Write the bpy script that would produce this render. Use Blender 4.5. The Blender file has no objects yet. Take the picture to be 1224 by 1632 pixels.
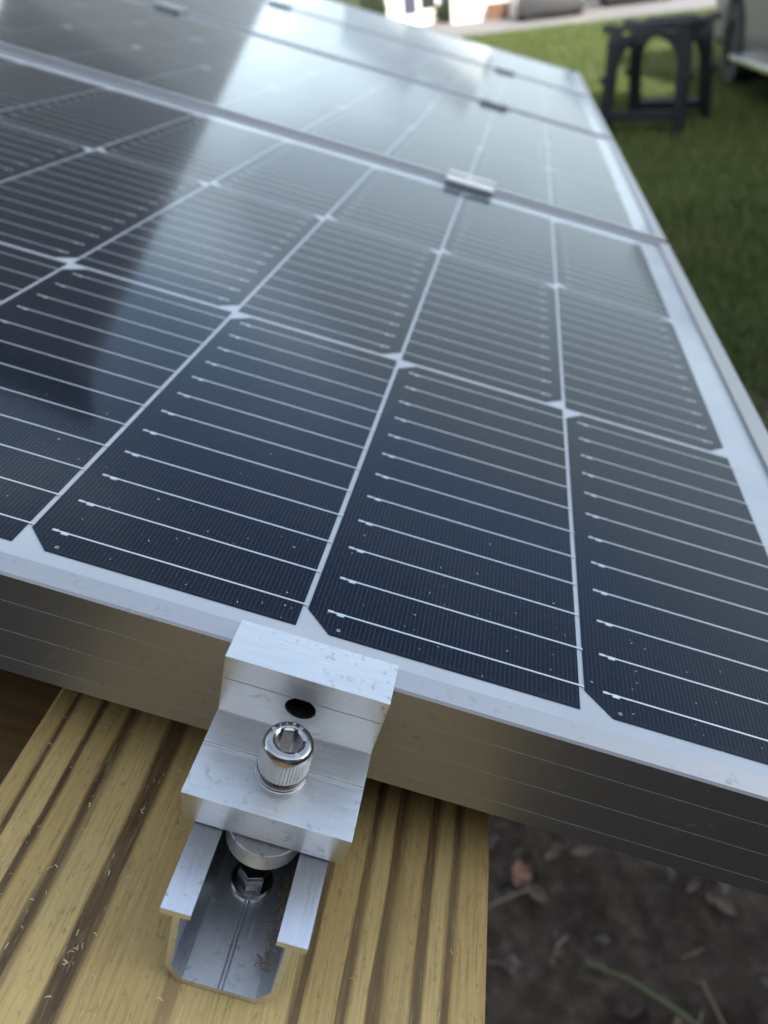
import bpy, bmesh, math, random
import numpy as np
from mathutils import Matrix, Vector
random.seed(7); rng = np.random.default_rng(7)
rad = math.radians
scene = bpy.context.scene
col = scene.collection

# ------------------------------------------------------------------ frame of reference
# The array plane: u to the right along the front edge, v away from the viewer, n out of the glass.
HC = 1.2                                                   # eye height over the lawn
CAM_P = Vector((0.01333, -0.15407, 0.14382))               # camera in array coordinates (metres)
R_CAM = Matrix(((0.959, 0.15887, 0.23469), (0.2834, -0.53262, -0.79749), (-0.0017, 0.83131, -0.55581)))
W_ROT = Matrix(((0.94094, 0.0, 0.33856), (-0.00916, 0.99963, 0.02546), (-0.33844, -0.02706, 0.9406)))
M = Matrix.Translation((0, 0, HC)) @ W_ROT.to_4x4() @ Matrix.Translation(-CAM_P)   # array -> world

# ------------------------------------------------------------------ camera
cam = bpy.data.cameras.new('camera'); cam_o = bpy.data.objects.new('camera', cam); col.objects.link(cam_o)
cam.sensor_fit = 'VERTICAL'; cam.sensor_height = 36; cam.lens = 28.317
cam.clip_start = 0.01; cam.clip_end = 2000
rot = Matrix((R_CAM[0], -R_CAM[1], -R_CAM[2])).transposed()
cam_o.matrix_world = Matrix.Translation((0, 0, HC)) @ (W_ROT @ rot).to_4x4()
cam.dof.use_dof = True; cam.dof.focus_distance = 0.205; cam.dof.aperture_fstop = 12.5
scene.camera = cam_o

# ------------------------------------------------------------------ sky, sun, exposure
SUN_EL, SUN_AZ = 20.5, 168.0        # azimuth the light comes from, clockwise from +Y
CLOUD_AT = (13.39, 6.16, 3.03); VEIL_AT = (12.14, 11.62, 0.79)
world = bpy.data.worlds.new('World'); scene.world = world; world.use_nodes = True
wn, wl = world.node_tree.nodes, world.node_tree.links
bg = wn['Background']; bg.inputs['Strength'].default_value = 0.12
sky = wn.new('ShaderNodeTexSky'); sky.sky_type = 'NISHITA'; sky.sun_disc = False
sky.sun_elevation = rad(SUN_EL); sky.sun_rotation = rad(SUN_AZ); sky.air_density = 1.0; sky.dust_density = 3.0; sky.ozone_density = 0.5
tc = wn.new('ShaderNodeTexCoord'); mp = wn.new('ShaderNodeMapping'); mp.inputs['Scale'].default_value = (1.1, 1.1, 3.2); mp.inputs['Location'].default_value = VEIL_AT
nz = wn.new('ShaderNodeTexNoise'); nz.inputs['Scale'].default_value = 1.5; nz.inputs['Detail'].default_value = 5; nz.inputs['Roughness'].default_value = 0.55
cr = wn.new('ShaderNodeValToRGB'); cr.color_ramp.elements[0].position = 0.46; cr.color_ramp.elements[1].position = 0.68
cr.color_ramp.elements[1].color = (0.9, 0.9, 0.9, 1); cr.color_ramp.elements[0].color = (0.16, 0.16, 0.16, 1)
mx = wn.new('ShaderNodeMixRGB')
mp2 = wn.new('ShaderNodeMapping'); mp2.inputs['Scale'].default_value = (1.0, 1.0, 1.6); mp2.inputs['Location'].default_value = CLOUD_AT
nz2 = wn.new('ShaderNodeTexNoise'); nz2.inputs['Scale'].default_value = 1.5; nz2.inputs['Detail'].default_value = 3
cr2 = wn.new('ShaderNodeValToRGB'); cr2.color_ramp.elements[0].position = 0.40; cr2.color_ramp.elements[0].color = (0.30, 0.30, 0.30, 1); cr2.color_ramp.elements[1].position = 0.62
bc = wn.new('ShaderNodeMixRGB'); bc.blend_type = 'MULTIPLY'; bc.inputs['Fac'].default_value = 1; bc.inputs['Color2'].default_value = (8.2, 8.6, 8.9, 1)
wl.new(tc.outputs['Generated'], mp2.inputs['Vector']); wl.new(mp2.outputs['Vector'], nz2.inputs['Vector']); wl.new(nz2.outputs['Fac'], cr2.inputs['Fac']); wl.new(cr2.outputs['Color'], bc.inputs['Color1']); wl.new(bc.outputs['Color'], mx.inputs['Color2'])
wl.new(tc.outputs['Generated'], mp.inputs['Vector']); wl.new(mp.outputs['Vector'], nz.inputs['Vector'])
sz = wn.new('ShaderNodeSeparateXYZ'); wl.new(tc.outputs['Generated'], sz.inputs[0])
lo = wn.new('ShaderNodeMapRange'); lo.interpolation_type = 'SMOOTHSTEP'; lo.inputs['From Min'].default_value = 0.22; lo.inputs['From Max'].default_value = 0.58; lo.inputs['To Min'].default_value = 0.29; lo.inputs['To Max'].default_value = -0.12
wl.new(sz.outputs['Z'], lo.inputs['Value'])
ad = wn.new('ShaderNodeMath'); ad.operation = 'ADD'; wl.new(nz.outputs['Fac'], ad.inputs[0]); wl.new(lo.outputs[0], ad.inputs[1])
wl.new(ad.outputs[0], cr.inputs['Fac']); wl.new(cr.outputs['Color'], mx.inputs['Fac'])
wl.new(sky.outputs['Color'], mx.inputs['Color1']); wl.new(mx.outputs['Color'], bg.inputs['Color'])
sun = bpy.data.lights.new('sun', 'SUN'); sun.energy = 2.0; sun.angle = rad(0.6); sun.color = (1.0, 0.93, 0.82)
sun_o = bpy.data.objects.new('sun', sun); col.objects.link(sun_o)
sd = Vector((math.sin(rad(SUN_AZ)) * math.cos(rad(SUN_EL)), math.cos(rad(SUN_AZ)) * math.cos(rad(SUN_EL)), math.sin(rad(SUN_EL))))
sun_o.rotation_euler = sd.to_track_quat('Z', 'Y').to_euler(); sun_o.location = (0, -20, 20)
vs = scene.view_settings; vs.view_transform = 'Standard'; vs.look = 'None'; vs.gamma = 1; vs.use_curve_mapping = False
vs.exposure = 2.2
scene.cycles.max_bounces = 8; scene.cycles.transparent_max_bounces = 12; scene.cycles.caustics_reflective = False
scene.cycles.use_denoising = True

# ------------------------------------------------------------------ material helpers
def mat(name, color=(0.5, 0.5, 0.5), rough=0.5, metal=0.0, spec=None):
    m = bpy.data.materials.new(name); m.use_nodes = True
    b = m.node_tree.nodes['Principled BSDF']
    b.inputs['Base Color'].default_value = (*color, 1); b.inputs['Roughness'].default_value = rough; b.inputs['Metallic'].default_value = metal
    if spec is not None: b.inputs['Specular IOR Level'].default_value = spec
    return m
class N:
    """small helper to wire nodes"""
    def __init__(s, m): s.t = m.node_tree; s.n = s.t.nodes; s.l = s.t.links; s.b = s.n['Principled BSDF']; s.out = s.n['Material Output']
    def add(s, kind, **kw):
        x = s.n.new(kind)
        for k, v in kw.items(): setattr(x, k, v)
        return x
    def link(s, a, b): s.l.new(a, b)
    def coords(s, scale=(1, 1, 1), which='Object', loc=(0, 0, 0)):
        t = s.add('ShaderNodeTexCoord'); p = s.add('ShaderNodeMapping'); p.inputs['Scale'].default_value = scale; p.inputs['Location'].default_value = loc
        s.link(t.outputs[which], p.inputs['Vector']); return p.outputs['Vector']
    def noise(s, vec, scale=5, detail=3, rough=0.5):
        x = s.add('ShaderNodeTexNoise'); x.inputs['Scale'].default_value = scale; x.inputs['Detail'].default_value = detail; x.inputs['Roughness'].default_value = rough
        s.link(vec, x.inputs['Vector']); return x.outputs['Fac']
    def math(s, op, a, b=None, c=None):
        x = s.add('ShaderNodeMath', operation=op)
        for i, v in enumerate((a, b, c)):
            if v is None: continue
            if isinstance(v, (int, float)): x.inputs[i].default_value = v
            else: s.link(v, x.inputs[i])
        return x.outputs[0]
    def ramp(s, fac, stops, interp='LINEAR'):
        x = s.add('ShaderNodeValToRGB'); x.color_ramp.interpolation = interp
        e = x.color_ramp.elements
        while len(e) < len(stops): e.new(0.5)
        for el, (p, c) in zip(e, stops): el.position = p; el.color = (*c, 1) if len(c) == 3 else c
        s.link(fac, x.inputs['Fac']); return x.outputs['Color']
    def mix(s, fac, a, b, mode='MIX'):
        x = s.add('ShaderNodeMixRGB', blend_type=mode)
        for i, v in zip(('Fac', 'Color1', 'Color2'), (fac, a, b)):
            if isinstance(v, (int, float)): x.inputs[i].default_value = v
            elif isinstance(v, tuple): x.inputs[i].default_value = (*v, 1)
            else: s.link(v, x.inputs[i])
        return x.outputs['Color']
    def bump(s, h, strength=0.2, dist=0.001):
        x = s.add('ShaderNodeBump'); x.inputs['Strength'].default_value = strength; x.inputs['Distance'].default_value = dist
        s.link(h, x.inputs['Height']); s.link(x.outputs['Normal'], s.b.inputs['Normal'])
G = lambda v: (v, v, v)

def aluminium(name, base, rough, stretch=(60, 900, 900), marks=0.5, var=0.12, relief=0.12, spread=0.18):
    m = mat(name, base, rough, 1.0); n = N(m)
    br = n.noise(n.coords(stretch), 1.0, 4, 0.6)                       # drawing lines along the extrusion
    sp = n.noise(n.coords((420, 420, 420)), 1.0, 3, 0.6)               # small dents and marks
    cl = n.noise(n.coords((60, 60, 60)), 1.0, 3, 0.6)
    spots = n.math('MULTIPLY', n.ramp(sp, [(0.57, G(0)), (0.70, G(1))]), n.ramp(cl, [(0.44, G(0)), (0.60, G(1))]))
    c = n.mix(n.ramp(br, [(0.3, G(0)), (0.7, G(1))]), tuple(x * (1 - var) for x in base), base)
    c = n.mix(n.math('MULTIPLY', spots, marks), c, (0.16, 0.18, 0.20))
    n.link(c, n.b.inputs['Base Color'])
    r = n.math('ADD', n.math('MULTIPLY', br, spread), rough - spread / 2)
    n.link(n.math('ADD', r, n.math('MULTIPLY', spots, 0.2)), n.b.inputs['Roughness'])
    n.bump(n.math('SUBTRACT', br, n.math('MULTIPLY', spots, 0.6)), relief, 0.0002)
    return m
M_CLAMP = aluminium('clamp_aluminium', (0.68, 0.685, 0.675), 0.40, (90, 1400, 1400), 0.5)
M_RAIL = aluminium('rail_aluminium', (0.74, 0.76, 0.80), 0.40, (1400, 60, 1400), 0.55)
M_FRAME = aluminium('anodised_frame', (0.42, 0.42, 0.425), 0.47, (40, 1200, 1200), 0.2, 0.04, 0.015, 0.04)
M_FRAME_SIDE = aluminium('anodised_frame_side', (0.42, 0.42, 0.425), 0.47, (1200, 40, 1200), 0.2, 0.04, 0.015, 0.04)
M_STEEL = aluminium('stainless_steel', (0.42, 0.405, 0.385), 0.20, (300, 300, 300), 0.2, 0.08, 0.03, 0.10)
M_BLACKSTEEL = mat('dark_oxide_steel', (0.22, 0.22, 0.23), 0.25, 1.0)
M_HOLE = mat('hole_shade', (0.012, 0.012, 0.012), 0.5)  # near-black colour paints in the shade inside the clamp hole
M_NYLON = aluminium('channel_nut_alloy', (0.62, 0.62, 0.60), 0.5, (300, 300, 300), 0.8)

M_BACK = mat('white_backsheet', (0.74, 0.76, 0.78), 0.7, spec=0.0); n = N(M_BACK)
n.link(n.mix(n.ramp(n.noise(n.coords((30, 30, 30)), 1, 3), [(0.35, G(0)), (0.65, G(1))]), (0.47, 0.485, 0.51), (0.52, 0.535, 0.555)), n.b.inputs['Base Color'])

# monocrystalline cell: dark blue-black wafer with printed silver fingers
M_CELL = mat('silicon_cell', (0.008, 0.011, 0.022), 0.6, spec=0.0); n = N(M_CELL)
tcx = n.add('ShaderNodeTexCoord'); sx = n.add('ShaderNodeSeparateXYZ'); n.link(tcx.outputs['Object'], sx.inputs[0])
ph = n.math('PINGPONG', n.math('ADD', sx.outputs['X'], 0.5), 0.00062)
line = n.math('MAXIMUM', n.math('SUBTRACT', 1.0, n.math('DIVIDE', ph, 0.00013)), 0.0)
inx = n.math('LESS_THAN', n.math('ABSOLUTE', sx.outputs['X']), 0.07515 / 2 - 0.0006)
iny = n.math('LESS_THAN', n.math('ABSOLUTE', sx.outputs['Y']), 0.1813 / 2 - 0.0009)
line = n.math('MULTIPLY', n.math('MULTIPLY', line, inx), iny)
brk = n.ramp(n.noise(n.coords((260, 900, 1)), 1, 2), [(0.36, G(0.25)), (0.5, G(1))])
edge = n.math('MULTIPLY', n.math('LESS_THAN', n.math('ABSOLUTE', n.math('SUBTRACT', n.math('ABSOLUTE', sx.outputs['Y']), 0.1813 / 2 - 0.0009)), 0.00005), inx)
tone = n.mix(n.noise(n.coords((25, 25, 25)), 1, 2), (0.0020, 0.0036, 0.012), (0.0036, 0.006, 0.017))
c = n.mix(n.math('MULTIPLY', n.math('MAXIMUM', line, edge), n.math('MULTIPLY', brk, 0.45)), tone, (0.105, 0.115, 0.13))
n.link(c, n.b.inputs['Base Color'])
M_RIBBON = mat('tinned_ribbon', (0.62, 0.64, 0.66), 0.38, 0.65)
M_PAD = mat('solder_pad', (0.62, 0.64, 0.66), 0.6, 0.4)

# glass: clear sheet, mirror part by Fresnel, slightly hammered surface and a film of dust
M_GLASS = bpy.data.materials.new('solar_glass'); M_GLASS.use_nodes = True
t = M_GLASS.node_tree; t.nodes.remove(t.nodes['Principled BSDF']); out = t.nodes['Material Output']
tr = t.nodes.new('ShaderNodeBsdfTransparent'); gl = t.nodes.new('ShaderNodeBsdfGlossy'); fr = t.nodes.new('ShaderNodeFresnel'); ms = t.nodes.new('ShaderNodeMixShader')
tr.inputs['Color'].default_value = (0.97, 0.98, 0.98, 1); gl.inputs['Roughness'].default_value = 0.07; gl.inputs['Color'].default_value = (0.84, 0.95, 1.0, 1)
fr.inputs['IOR'].default_value = 1.25
df = t.nodes.new('ShaderNodeBsdfDiffuse'); df.inputs['Color'].default_value = (0.6, 0.6, 0.58, 1); md = t.nodes.new('ShaderNodeMixShader')
tcg = t.nodes.new('ShaderNodeTexCoord'); ng = t.nodes.new('ShaderNodeTexNoise'); ng.inputs['Scale'].default_value = 14; ng.inputs['Detail'].default_value = 6
rg = t.nodes.new('ShaderNodeValToRGB'); rg.color_ramp.elements[0].position = 0.3; rg.color_ramp.elements[0].color = (0.0015, 0.0015, 0.0015, 1); rg.color_ramp.elements[1].position = 0.75; rg.color_ramp.elements[1].color = (0.008, 0.008, 0.008, 1)
t.links.new(tcg.outputs['Object'], ng.inputs['Vector']); t.links.new(ng.outputs['Fac'], rg.inputs['Fac'])
gg = t.nodes.new('ShaderNodeNewGeometry'); mr = t.nodes.new('ShaderNodeMapRange'); mr.inputs['To Min'].default_value = 1.25; mr.inputs['To Max'].default_value = 1 / 1.25
t.links.new(gg.outputs['Backfacing'], mr.inputs['Value']); t.links.new(mr.outputs[0], fr.inputs['IOR'])
t.links.new(fr.outputs['Fac'], ms.inputs['Fac']); t.links.new(tr.outputs[0], ms.inputs[1]); gl2 = t.nodes.new('ShaderNodeBsdfGlossy'); gl2.inputs['Roughness'].default_value = 0.32; gl2.inputs['Color'].default_value = (0.84, 0.95, 1.0, 1); mg = t.nodes.new('ShaderNodeMixShader'); mg.inputs['Fac'].default_value = 0.22
t.links.new(gl.outputs[0], mg.inputs[1]); t.links.new(gl2.outputs[0], mg.inputs[2]); t.links.new(mg.outputs[0], ms.inputs[2])
t.links.new(rg.outputs['Color'], md.inputs['Fac']); t.links.new(ms.outputs[0], md.inputs[1]); t.links.new(df.outputs[0], md.inputs[2]); t.links.new(md.outputs[0], out.inputs['Surface'])

# pressure-treated pine: pale early wood, dark resinous late-wood bands along the board
M_WOOD = mat('pine_board', (0.4, 0.3, 0.12), 0.62); n = N(M_WOOD)
tcx = n.add('ShaderNodeTexCoord'); sx = n.add('ShaderNodeSeparateXYZ'); n.link(tcx.outputs['Object'], sx.inputs[0])
warp = n.noise(n.coords((6, 3.0, 6)), 1.0, 2); warp2 = n.noise(n.coords((420, 22, 60)), 1.0, 4, 0.6)
uu = n.math('ADD', sx.outputs['X'], n.math('ADD', n.math('MULTIPLY', n.math('SUBTRACT', warp, 0.5), 0.010), n.math('MULTIPLY', n.math('SUBTRACT', warp2, 0.5), 0.0026)))
pos = n.math('DIVIDE', n.math('ADD', uu, 0.0705), 0.141)
PALE, PALE2, TAN, DARK, DARK2 = (0.73, 0.51, 0.19), (0.64, 0.43, 0.15), (0.36, 0.22, 0.08), (0.055, 0.020, 0.005), (0.090, 0.037, 0.010)
bands = [(-0.0640, 0.0022, DARK), (-0.0555, 0.0026, DARK), (-0.0460, 0.0034, DARK), (-0.0310, 0.0075, DARK), (-0.0060, 0.0040, TAN), (0.0240, 0.0034, DARK2), (0.0345, 0.0028, DARK2), (0.0420, 0.0036, DARK2), (0.0525, 0.0040, DARK2), (0.0597, 0.0030, DARK2)]
def band_ramp(sub, k0):
    st = []
    for i, (u, wd, c) in enumerate(sub):
        p = (u + 0.0705) / 0.141; w2 = wd / 0.141 / 2; A, B = (PALE, PALE2) if (i + k0) % 2 else (PALE2, PALE)
        st += [(p - w2 * 1.0, A), (p - w2 * 0.72, c), (p + w2 * 0.45, c), (p + w2 * (1.0 + 0.5 * ((i * 7) % 3)), B)]
    return st
stA, stB = band_ramp(bands[:5], 0), band_ramp(bands[5:], 1)
half_ = n.math('GREATER_THAN', pos, 0.58)
c = n.mix(half_, n.ramp(pos, stA), n.ramp(pos, stB))
rag = n.noise(n.coords((1300, 60, 1300)), 1.0, 5, 0.7); fade = n.noise(n.coords((90, 14, 90)), 1.0, 4, 0.6)
c = n.mix(n.math('MULTIPLY', n.ramp(fade, [(0.42, G(0)), (0.68, G(1))]), 0.5), c, n.mix(0.5, c, (0.50, 0.34, 0.13)))
c = n.mix(n.math('MULTIPLY', n.ramp(rag, [(0.52, G(0)), (0.62, G(1))]), 0.34), c, (0.22, 0.125, 0.045))
c = n.mix(n.math('MULTIPLY', n.ramp(rag, [(0.36, G(1)), (0.45, G(0))]), 0.28), c, (0.78, 0.60, 0.30))
fine = n.noise(n.coords((900, 25, 900)), 1.0, 4, 0.65); speck = n.noise(n.coords((700, 260, 700)), 1.0, 3, 0.6)
c = n.mix(n.math('MULTIPLY', n.ramp(fine, [(0.35, G(0)), (0.70, G(1))]), 0.42), c, (0.33, 0.22, 0.085))
c = n.mix(n.math('MULTIPLY', n.ramp(speck, [(0.58, G(0)), (0.70, G(1))]), 0.45), c, (0.17, 0.11, 0.045))
blot = n.noise(n.coords((28, 9, 28)), 1.0, 4)
c = n.mix(n.math('MULTIPLY', n.ramp(blot, [(0.45, G(0)), (0.72, G(1))]), 0.25), c, (0.34, 0.26, 0.12))
n.link(c, n.b.inputs['Base Color'])
tob = lambda st: [(p, G(0.1) if cc in (DARK, DARK2, TAN) else G(1)) for p, cc in st]
h = n.add('ShaderNodeRGBToBW'); n.link(n.mix(half_, n.ramp(pos, tob(stA)), n.ramp(pos, tob(stB))), h.inputs[0])
n.bump(n.math('ADD', h.outputs[0], n.math('MULTIPLY', fine, 0.6)), 0.6, 0.0006)
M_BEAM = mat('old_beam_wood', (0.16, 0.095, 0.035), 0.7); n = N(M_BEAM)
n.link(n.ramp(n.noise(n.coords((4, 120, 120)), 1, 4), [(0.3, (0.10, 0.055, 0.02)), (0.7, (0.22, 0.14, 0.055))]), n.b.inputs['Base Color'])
M_CHIP = mat('wood_shaving', (0.62, 0.52, 0.30), 0.8)

# ground
M_GROUND = mat('ground', (0.1, 0.1, 0.1), 0.95, spec=0.1); n = N(M_GROUND)
g = n.add('ShaderNodeNewGeometry'); sx = n.add('ShaderNodeSeparateXYZ'); n.link(g.outputs['Position'], sx.inputs[0])
nb = n.noise(n.coords((1.1, 1.1, 1.1), 'Object'), 1, 4); nf = n.noise(n.coords((34, 34, 34)), 1, 6, 0.65); nm = n.noise(n.coords((7, 7, 7)), 1, 4)
dist = n.math('SUBTRACT', n.math('ADD', sx.outputs['Y'], n.math('MULTIPLY', nb, 2.2)), n.math('MULTIPLY', sx.outputs['X'], -0.25))
isdirt = n.ramp(n.math('DIVIDE', dist, 6.0), [(0.50, G(1)), (0.68, G(0))])
dirt = n.mix(nm, n.ramp(nf, [(0.3, (0.020, 0.013, 0.010)), (0.5, (0.055, 0.040, 0.031)), (0.72, (0.14, 0.112, 0.088))]), (0.060, 0.045, 0.036))
grass = n.mix(nf, (0.035, 0.050, 0.014), (0.075, 0.095, 0.030))
n.link(n.mix(isdirt, grass, dirt), n.b.inputs['Base Color']); n.bump(nf, 0.7, 0.02)
M_GRASS = mat('grass_blades', (0.06, 0.11, 0.02), 0.6, spec=0.2); n = N(M_GRASS)
oi = n.noise(n.coords((1.4, 1.4, 1.4)), 1, 5, 0.6); of = n.noise(n.coords((120, 120, 3)), 1, 2)
cg = n.ramp(oi, [(0.35, (0.045, 0.070, 0.018)), (0.55, (0.065, 0.090, 0.028)), (0.66, (0.125, 0.110, 0.050))])
n.link(n.mix(n.math('MULTIPLY', of, 0.8), cg, (0.085, 0.11, 0.032)), n.b.inputs['Base Color'])
M_ROAD = mat('asphalt', (0.24, 0.225, 0.21), 0.9); n = N(M_ROAD)
n.link(n.ramp(n.noise(n.coords((0.7, 2, 1)), 1, 4), [(0.3, (0.20, 0.19, 0.18)), (0.7, (0.30, 0.28, 0.26))]), n.b.inputs['Base Color'])

# ------------------------------------------------------------------ mesh helpers
def mesh_of(name, verts, faces, smooth=False):
    me = bpy.data.meshes.new(name); me.from_pydata([tuple(v) for v in verts], [], faces); me.update()
    if smooth: me.polygons.foreach_set('use_smooth', [True] * len(me.polygons))
    return me
def obj(name, me, m, parent=None, loc=(0, 0, 0), rotz=0.0):
    o = bpy.data.objects.new(name, me); col.objects.link(o)
    if m is not None and not me.materials: me.materials.append(m)
    o.location = loc; o.rotation_euler = (0, 0, rotz); o.parent = parent; return o
def tag(o, label=None, cat=None, group=None, kind=None):
    if label: o['label'] = label
    if cat: o['category'] = cat
    if group: o['group'] = group
    if kind: o['kind'] = kind
    return o
def thing(name, label, cat, local=None, world_m=None, group=None):
    o = bpy.data.objects.new(name, None); col.objects.link(o); o.empty_display_size = 0.02
    o.matrix_world = world_m if world_m is not None else M @ Matrix.Translation(local)
    return tag(o, label, cat, group)
class MB:
    """collects primitive pieces of one part into one mesh"""
    def __init__(s): s.v = []; s.f = []
    def box(s, x0, x1, y0, y1, z0, z1):
        b = len(s.v); s.v += [(x, y, z) for z in (z0, z1) for y in (y0, y1) for x in (x0, x1)]
        s.f += [tuple(b + i for i in q) for q in ((0, 2, 3, 1), (4, 5, 7, 6), (0, 1, 5, 4), (2, 6, 7, 3), (0, 4, 6, 2), (1, 3, 7, 5))]; return s
    def prism(s, poly, a, b, axis):
        """polygon extruded from a to b; axis 0: poly=(y,z), 1: poly=(x,z), 2: poly=(x,y)"""
        k = len(s.v); m = len(poly)
        def pt(p, t): return (t, p[0], p[1]) if axis == 0 else (p[0], t, p[1]) if axis == 1 else (p[0], p[1], t)
        s.v += [pt(p, a) for p in poly] + [pt(p, b) for p in poly]
        s.f += [tuple(k + i for i in range(m))[::-1], tuple(k + m + i for i in range(m))]
        s.f += [(k + i, k + (i + 1) % m, k + m + (i + 1) % m, k + m + i) for i in range(m)]; return s
    def lathe(s, prof, seg=48, c=(0, 0, 0), rf=None, cap0=True, cap1=True):
        k = len(s.v)
        for j, (r, z) in enumerate(prof):
            for i in range(seg):
                a = 2 * math.pi * i / seg; rr = rf(j, i, a, r) if rf else r
                s.v.append((c[0] + rr * math.cos(a), c[1] + rr * math.sin(a), c[2] + z))
        for j in range(len(prof) - 1):
            s.f += [(k + j * seg + i, k + j * seg + (i + 1) % seg, k + (j + 1) * seg + (i + 1) % seg, k + (j + 1) * seg + i) for i in range(seg)]
        if cap0: s.f.append(tuple(k + i for i in range(seg))[::-1])
        if cap1: s.f.append(tuple(k + (len(prof) - 1) * seg + i for i in range(seg)))
        return s
    def tube(s, pts, rr, seg=8):
        k = len(s.v); pts = [Vector(p) for p in pts]
        if not isinstance(rr, (list, tuple)): rr = [rr] * len(pts)
        for i, p in enumerate(pts):
            d = (pts[min(i + 1, len(pts) - 1)] - pts[max(i - 1, 0)]).normalized()
            a = d.orthogonal().normalized(); b = d.cross(a)
            for q in range(seg):
                t = 2 * math.pi * q / seg; s.v.append(tuple(p + (a * math.cos(t) + b * math.sin(t)) * rr[i]))
        for i in range(len(pts) - 1):
            s.f += [(k + i * seg + q, k + i * seg + (q + 1) % seg, k + (i + 1) * seg + (q + 1) % seg, k + (i + 1) * seg + q) for q in range(seg)]
        s.f += [tuple(k + q for q in range(seg))[::-1], tuple(k + (len(pts) - 1) * seg + q for q in range(seg))]; return s
    def mesh(s, name, bevel=0.0, seg=2, smooth=False, angle=40):
        me = mesh_of(name, s.v, s.f)
        bm = bmesh.new(); bm.from_mesh(me); bmesh.ops.recalc_face_normals(bm, faces=bm.faces)
        if bevel:
            ed = [e for e in bm.edges if len(e.link_faces) == 2 and e.calc_face_angle(0) > rad(angle)]
            bmesh.ops.bevel(bm, geom=ed, offset=bevel, segments=seg, affect='EDGES', profile=0.7, clamp_overlap=True)
        bm.to_mesh(me); bm.free()
        if smooth or bevel:
            me.polygons.foreach_set('use_smooth', [True] * len(me.polygons))
            try: me.set_sharp_from_angle(angle=rad(35))
            except Exception: pass
        return me
    def build(s, name, m, parent=None, loc=(0, 0, 0), rotz=0.0, **kw): return obj(name, s.mesh(name, **kw), m, parent, loc, rotz)

# ================================================================== the setting
def grid_mesh(name, xs, ys, zf):
    X, Y = np.meshgrid(xs, ys); Z = zf(X, Y); nx, ny = len(xs), len(ys)
    v = np.stack([X.ravel(), Y.ravel(), Z.ravel()], 1)
    i = np.arange(nx * ny).reshape(ny, nx)
    f = np.stack([i[:-1, :-1].ravel(), i[:-1, 1:].ravel(), i[1:, 1:].ravel(), i[1:, :-1].ravel()], 1)
    return fast_mesh(name, v, f, True)
def fast_mesh(name, v, f, smooth=False):
    me = bpy.data.meshes.new(name); k = f.shape[1]
    me.vertices.add(len(v)); me.vertices.foreach_set('co', np.asarray(v, np.float32).ravel())
    me.loops.add(f.size); me.loops.foreach_set('vertex_index', f.astype(np.int32).ravel())
    me.polygons.add(len(f)); me.polygons.foreach_set('loop_start', np.arange(0, f.size, k, dtype=np.int32))
    me.polygons.foreach_set('use_smooth', np.full(len(f), smooth)); me.update(); me.validate(); return me
def vnoise(X, Y, s, seed):
    r = np.random.default_rng(seed); T = r.random((256, 256)); x = X / s; y = Y / s
    xi = np.floor(x).astype(int); yi = np.floor(y).astype(int); fx = x - xi; fy = y - yi; fx = fx * fx * (3 - 2 * fx); fy = fy * fy * (3 - 2 * fy)
    g = lambda a, b: T[a % 256, b % 256]
    return (g(xi, yi) * (1 - fx) + g(xi + 1, yi) * fx) * (1 - fy) + (g(xi, yi + 1) * (1 - fx) + g(xi + 1, yi + 1) * fx) * fy
def ground_z(X, Y):
    near = np.clip(1.4 - np.hypot(X - 0.3, Y - 1.0) / 2.2, 0, 1)
    return near * ((vnoise(X, Y, 0.16, 1) - 0.5) * 0.05 + (vnoise(X, Y, 0.05, 2) - 0.5) * 0.028 + (vnoise(X, Y, 0.018, 3) - 0.5) * 0.012)
axs = np.unique(np.concatenate([np.linspace(-400, -4, 12), np.linspace(-4, -0.9, 14), np.linspace(-0.9, 1.6, 260), np.linspace(1.6, 6, 18), np.linspace(6, 400, 12)]))
ays = np.unique(np.concatenate([np.linspace(-400, -3, 10), np.linspace(-3, 0.2, 12), np.linspace(0.2, 3.0, 280), np.linspace(3.0, 10, 20), np.linspace(10, 600, 14)]))
tag(obj('ground', grid_mesh('ground', axs, ays, ground_z), M_GROUND), kind='structure')
road = MB(); road.prism([(-60, 22.3), (60, 21.0), (60, 33.0), (-60, 33.0)], -0.05, 0.012, 2)
tag(road.build('road', M_ROAD), kind='structure')

# lawn blades (nobody could count them)
def blades(n_, r0, r1, az0, az1, hh, seed):
    r = np.random.default_rng(seed); d = np.sqrt(r.uniform(r0 ** 2, r1 ** 2, n_)); a = np.radians(r.uniform(az0, az1, n_))
    X, Y = d * np.sin(a), d * np.cos(a)
    edge = Y + vnoise(X + 50, Y + 50, 0.8, 11) * 1.3 + 0.25 * X
    keep = (edge > 2.9 + r.random(n_) * 0.9) & (Y < 21.2)
    X, Y, d = X[keep], Y[keep], d[keep]; m = len(X)
    h = hh * r.uniform(0.5, 1.25, m); w = 0.0022 + 0.0006 * d; th = r.uniform(0, 2 * np.pi, m); le = r.uniform(0.1, 0.8, m) * h; la = r.uniform(0, 2 * np.pi, m)
    c, s = np.cos(th) * w, np.sin(th) * w; z0 = ground_z(X, Y)
    v = np.stack([np.stack([X - c, Y - s, z0 - 0.005], 1), np.stack([X + c, Y + s, z0 - 0.005], 1), np.stack([X + le * np.cos(la), Y + le * np.sin(la), z0 + h], 1)], 1).reshape(-1, 3)
    return v, np.arange(3 * m).reshape(m, 3)
vv, ff, off = [], [], 0
for args in ((30000, 1.9, 5, -6, 26, 0.055, 21), (42000, 5, 11, -8, 24, 0.06, 22), (40000, 11, 21.5, -10, 24, 0.075, 23)):
    v, f = blades(*args); vv.append(v); ff.append(f + off); off += len(v)
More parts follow.
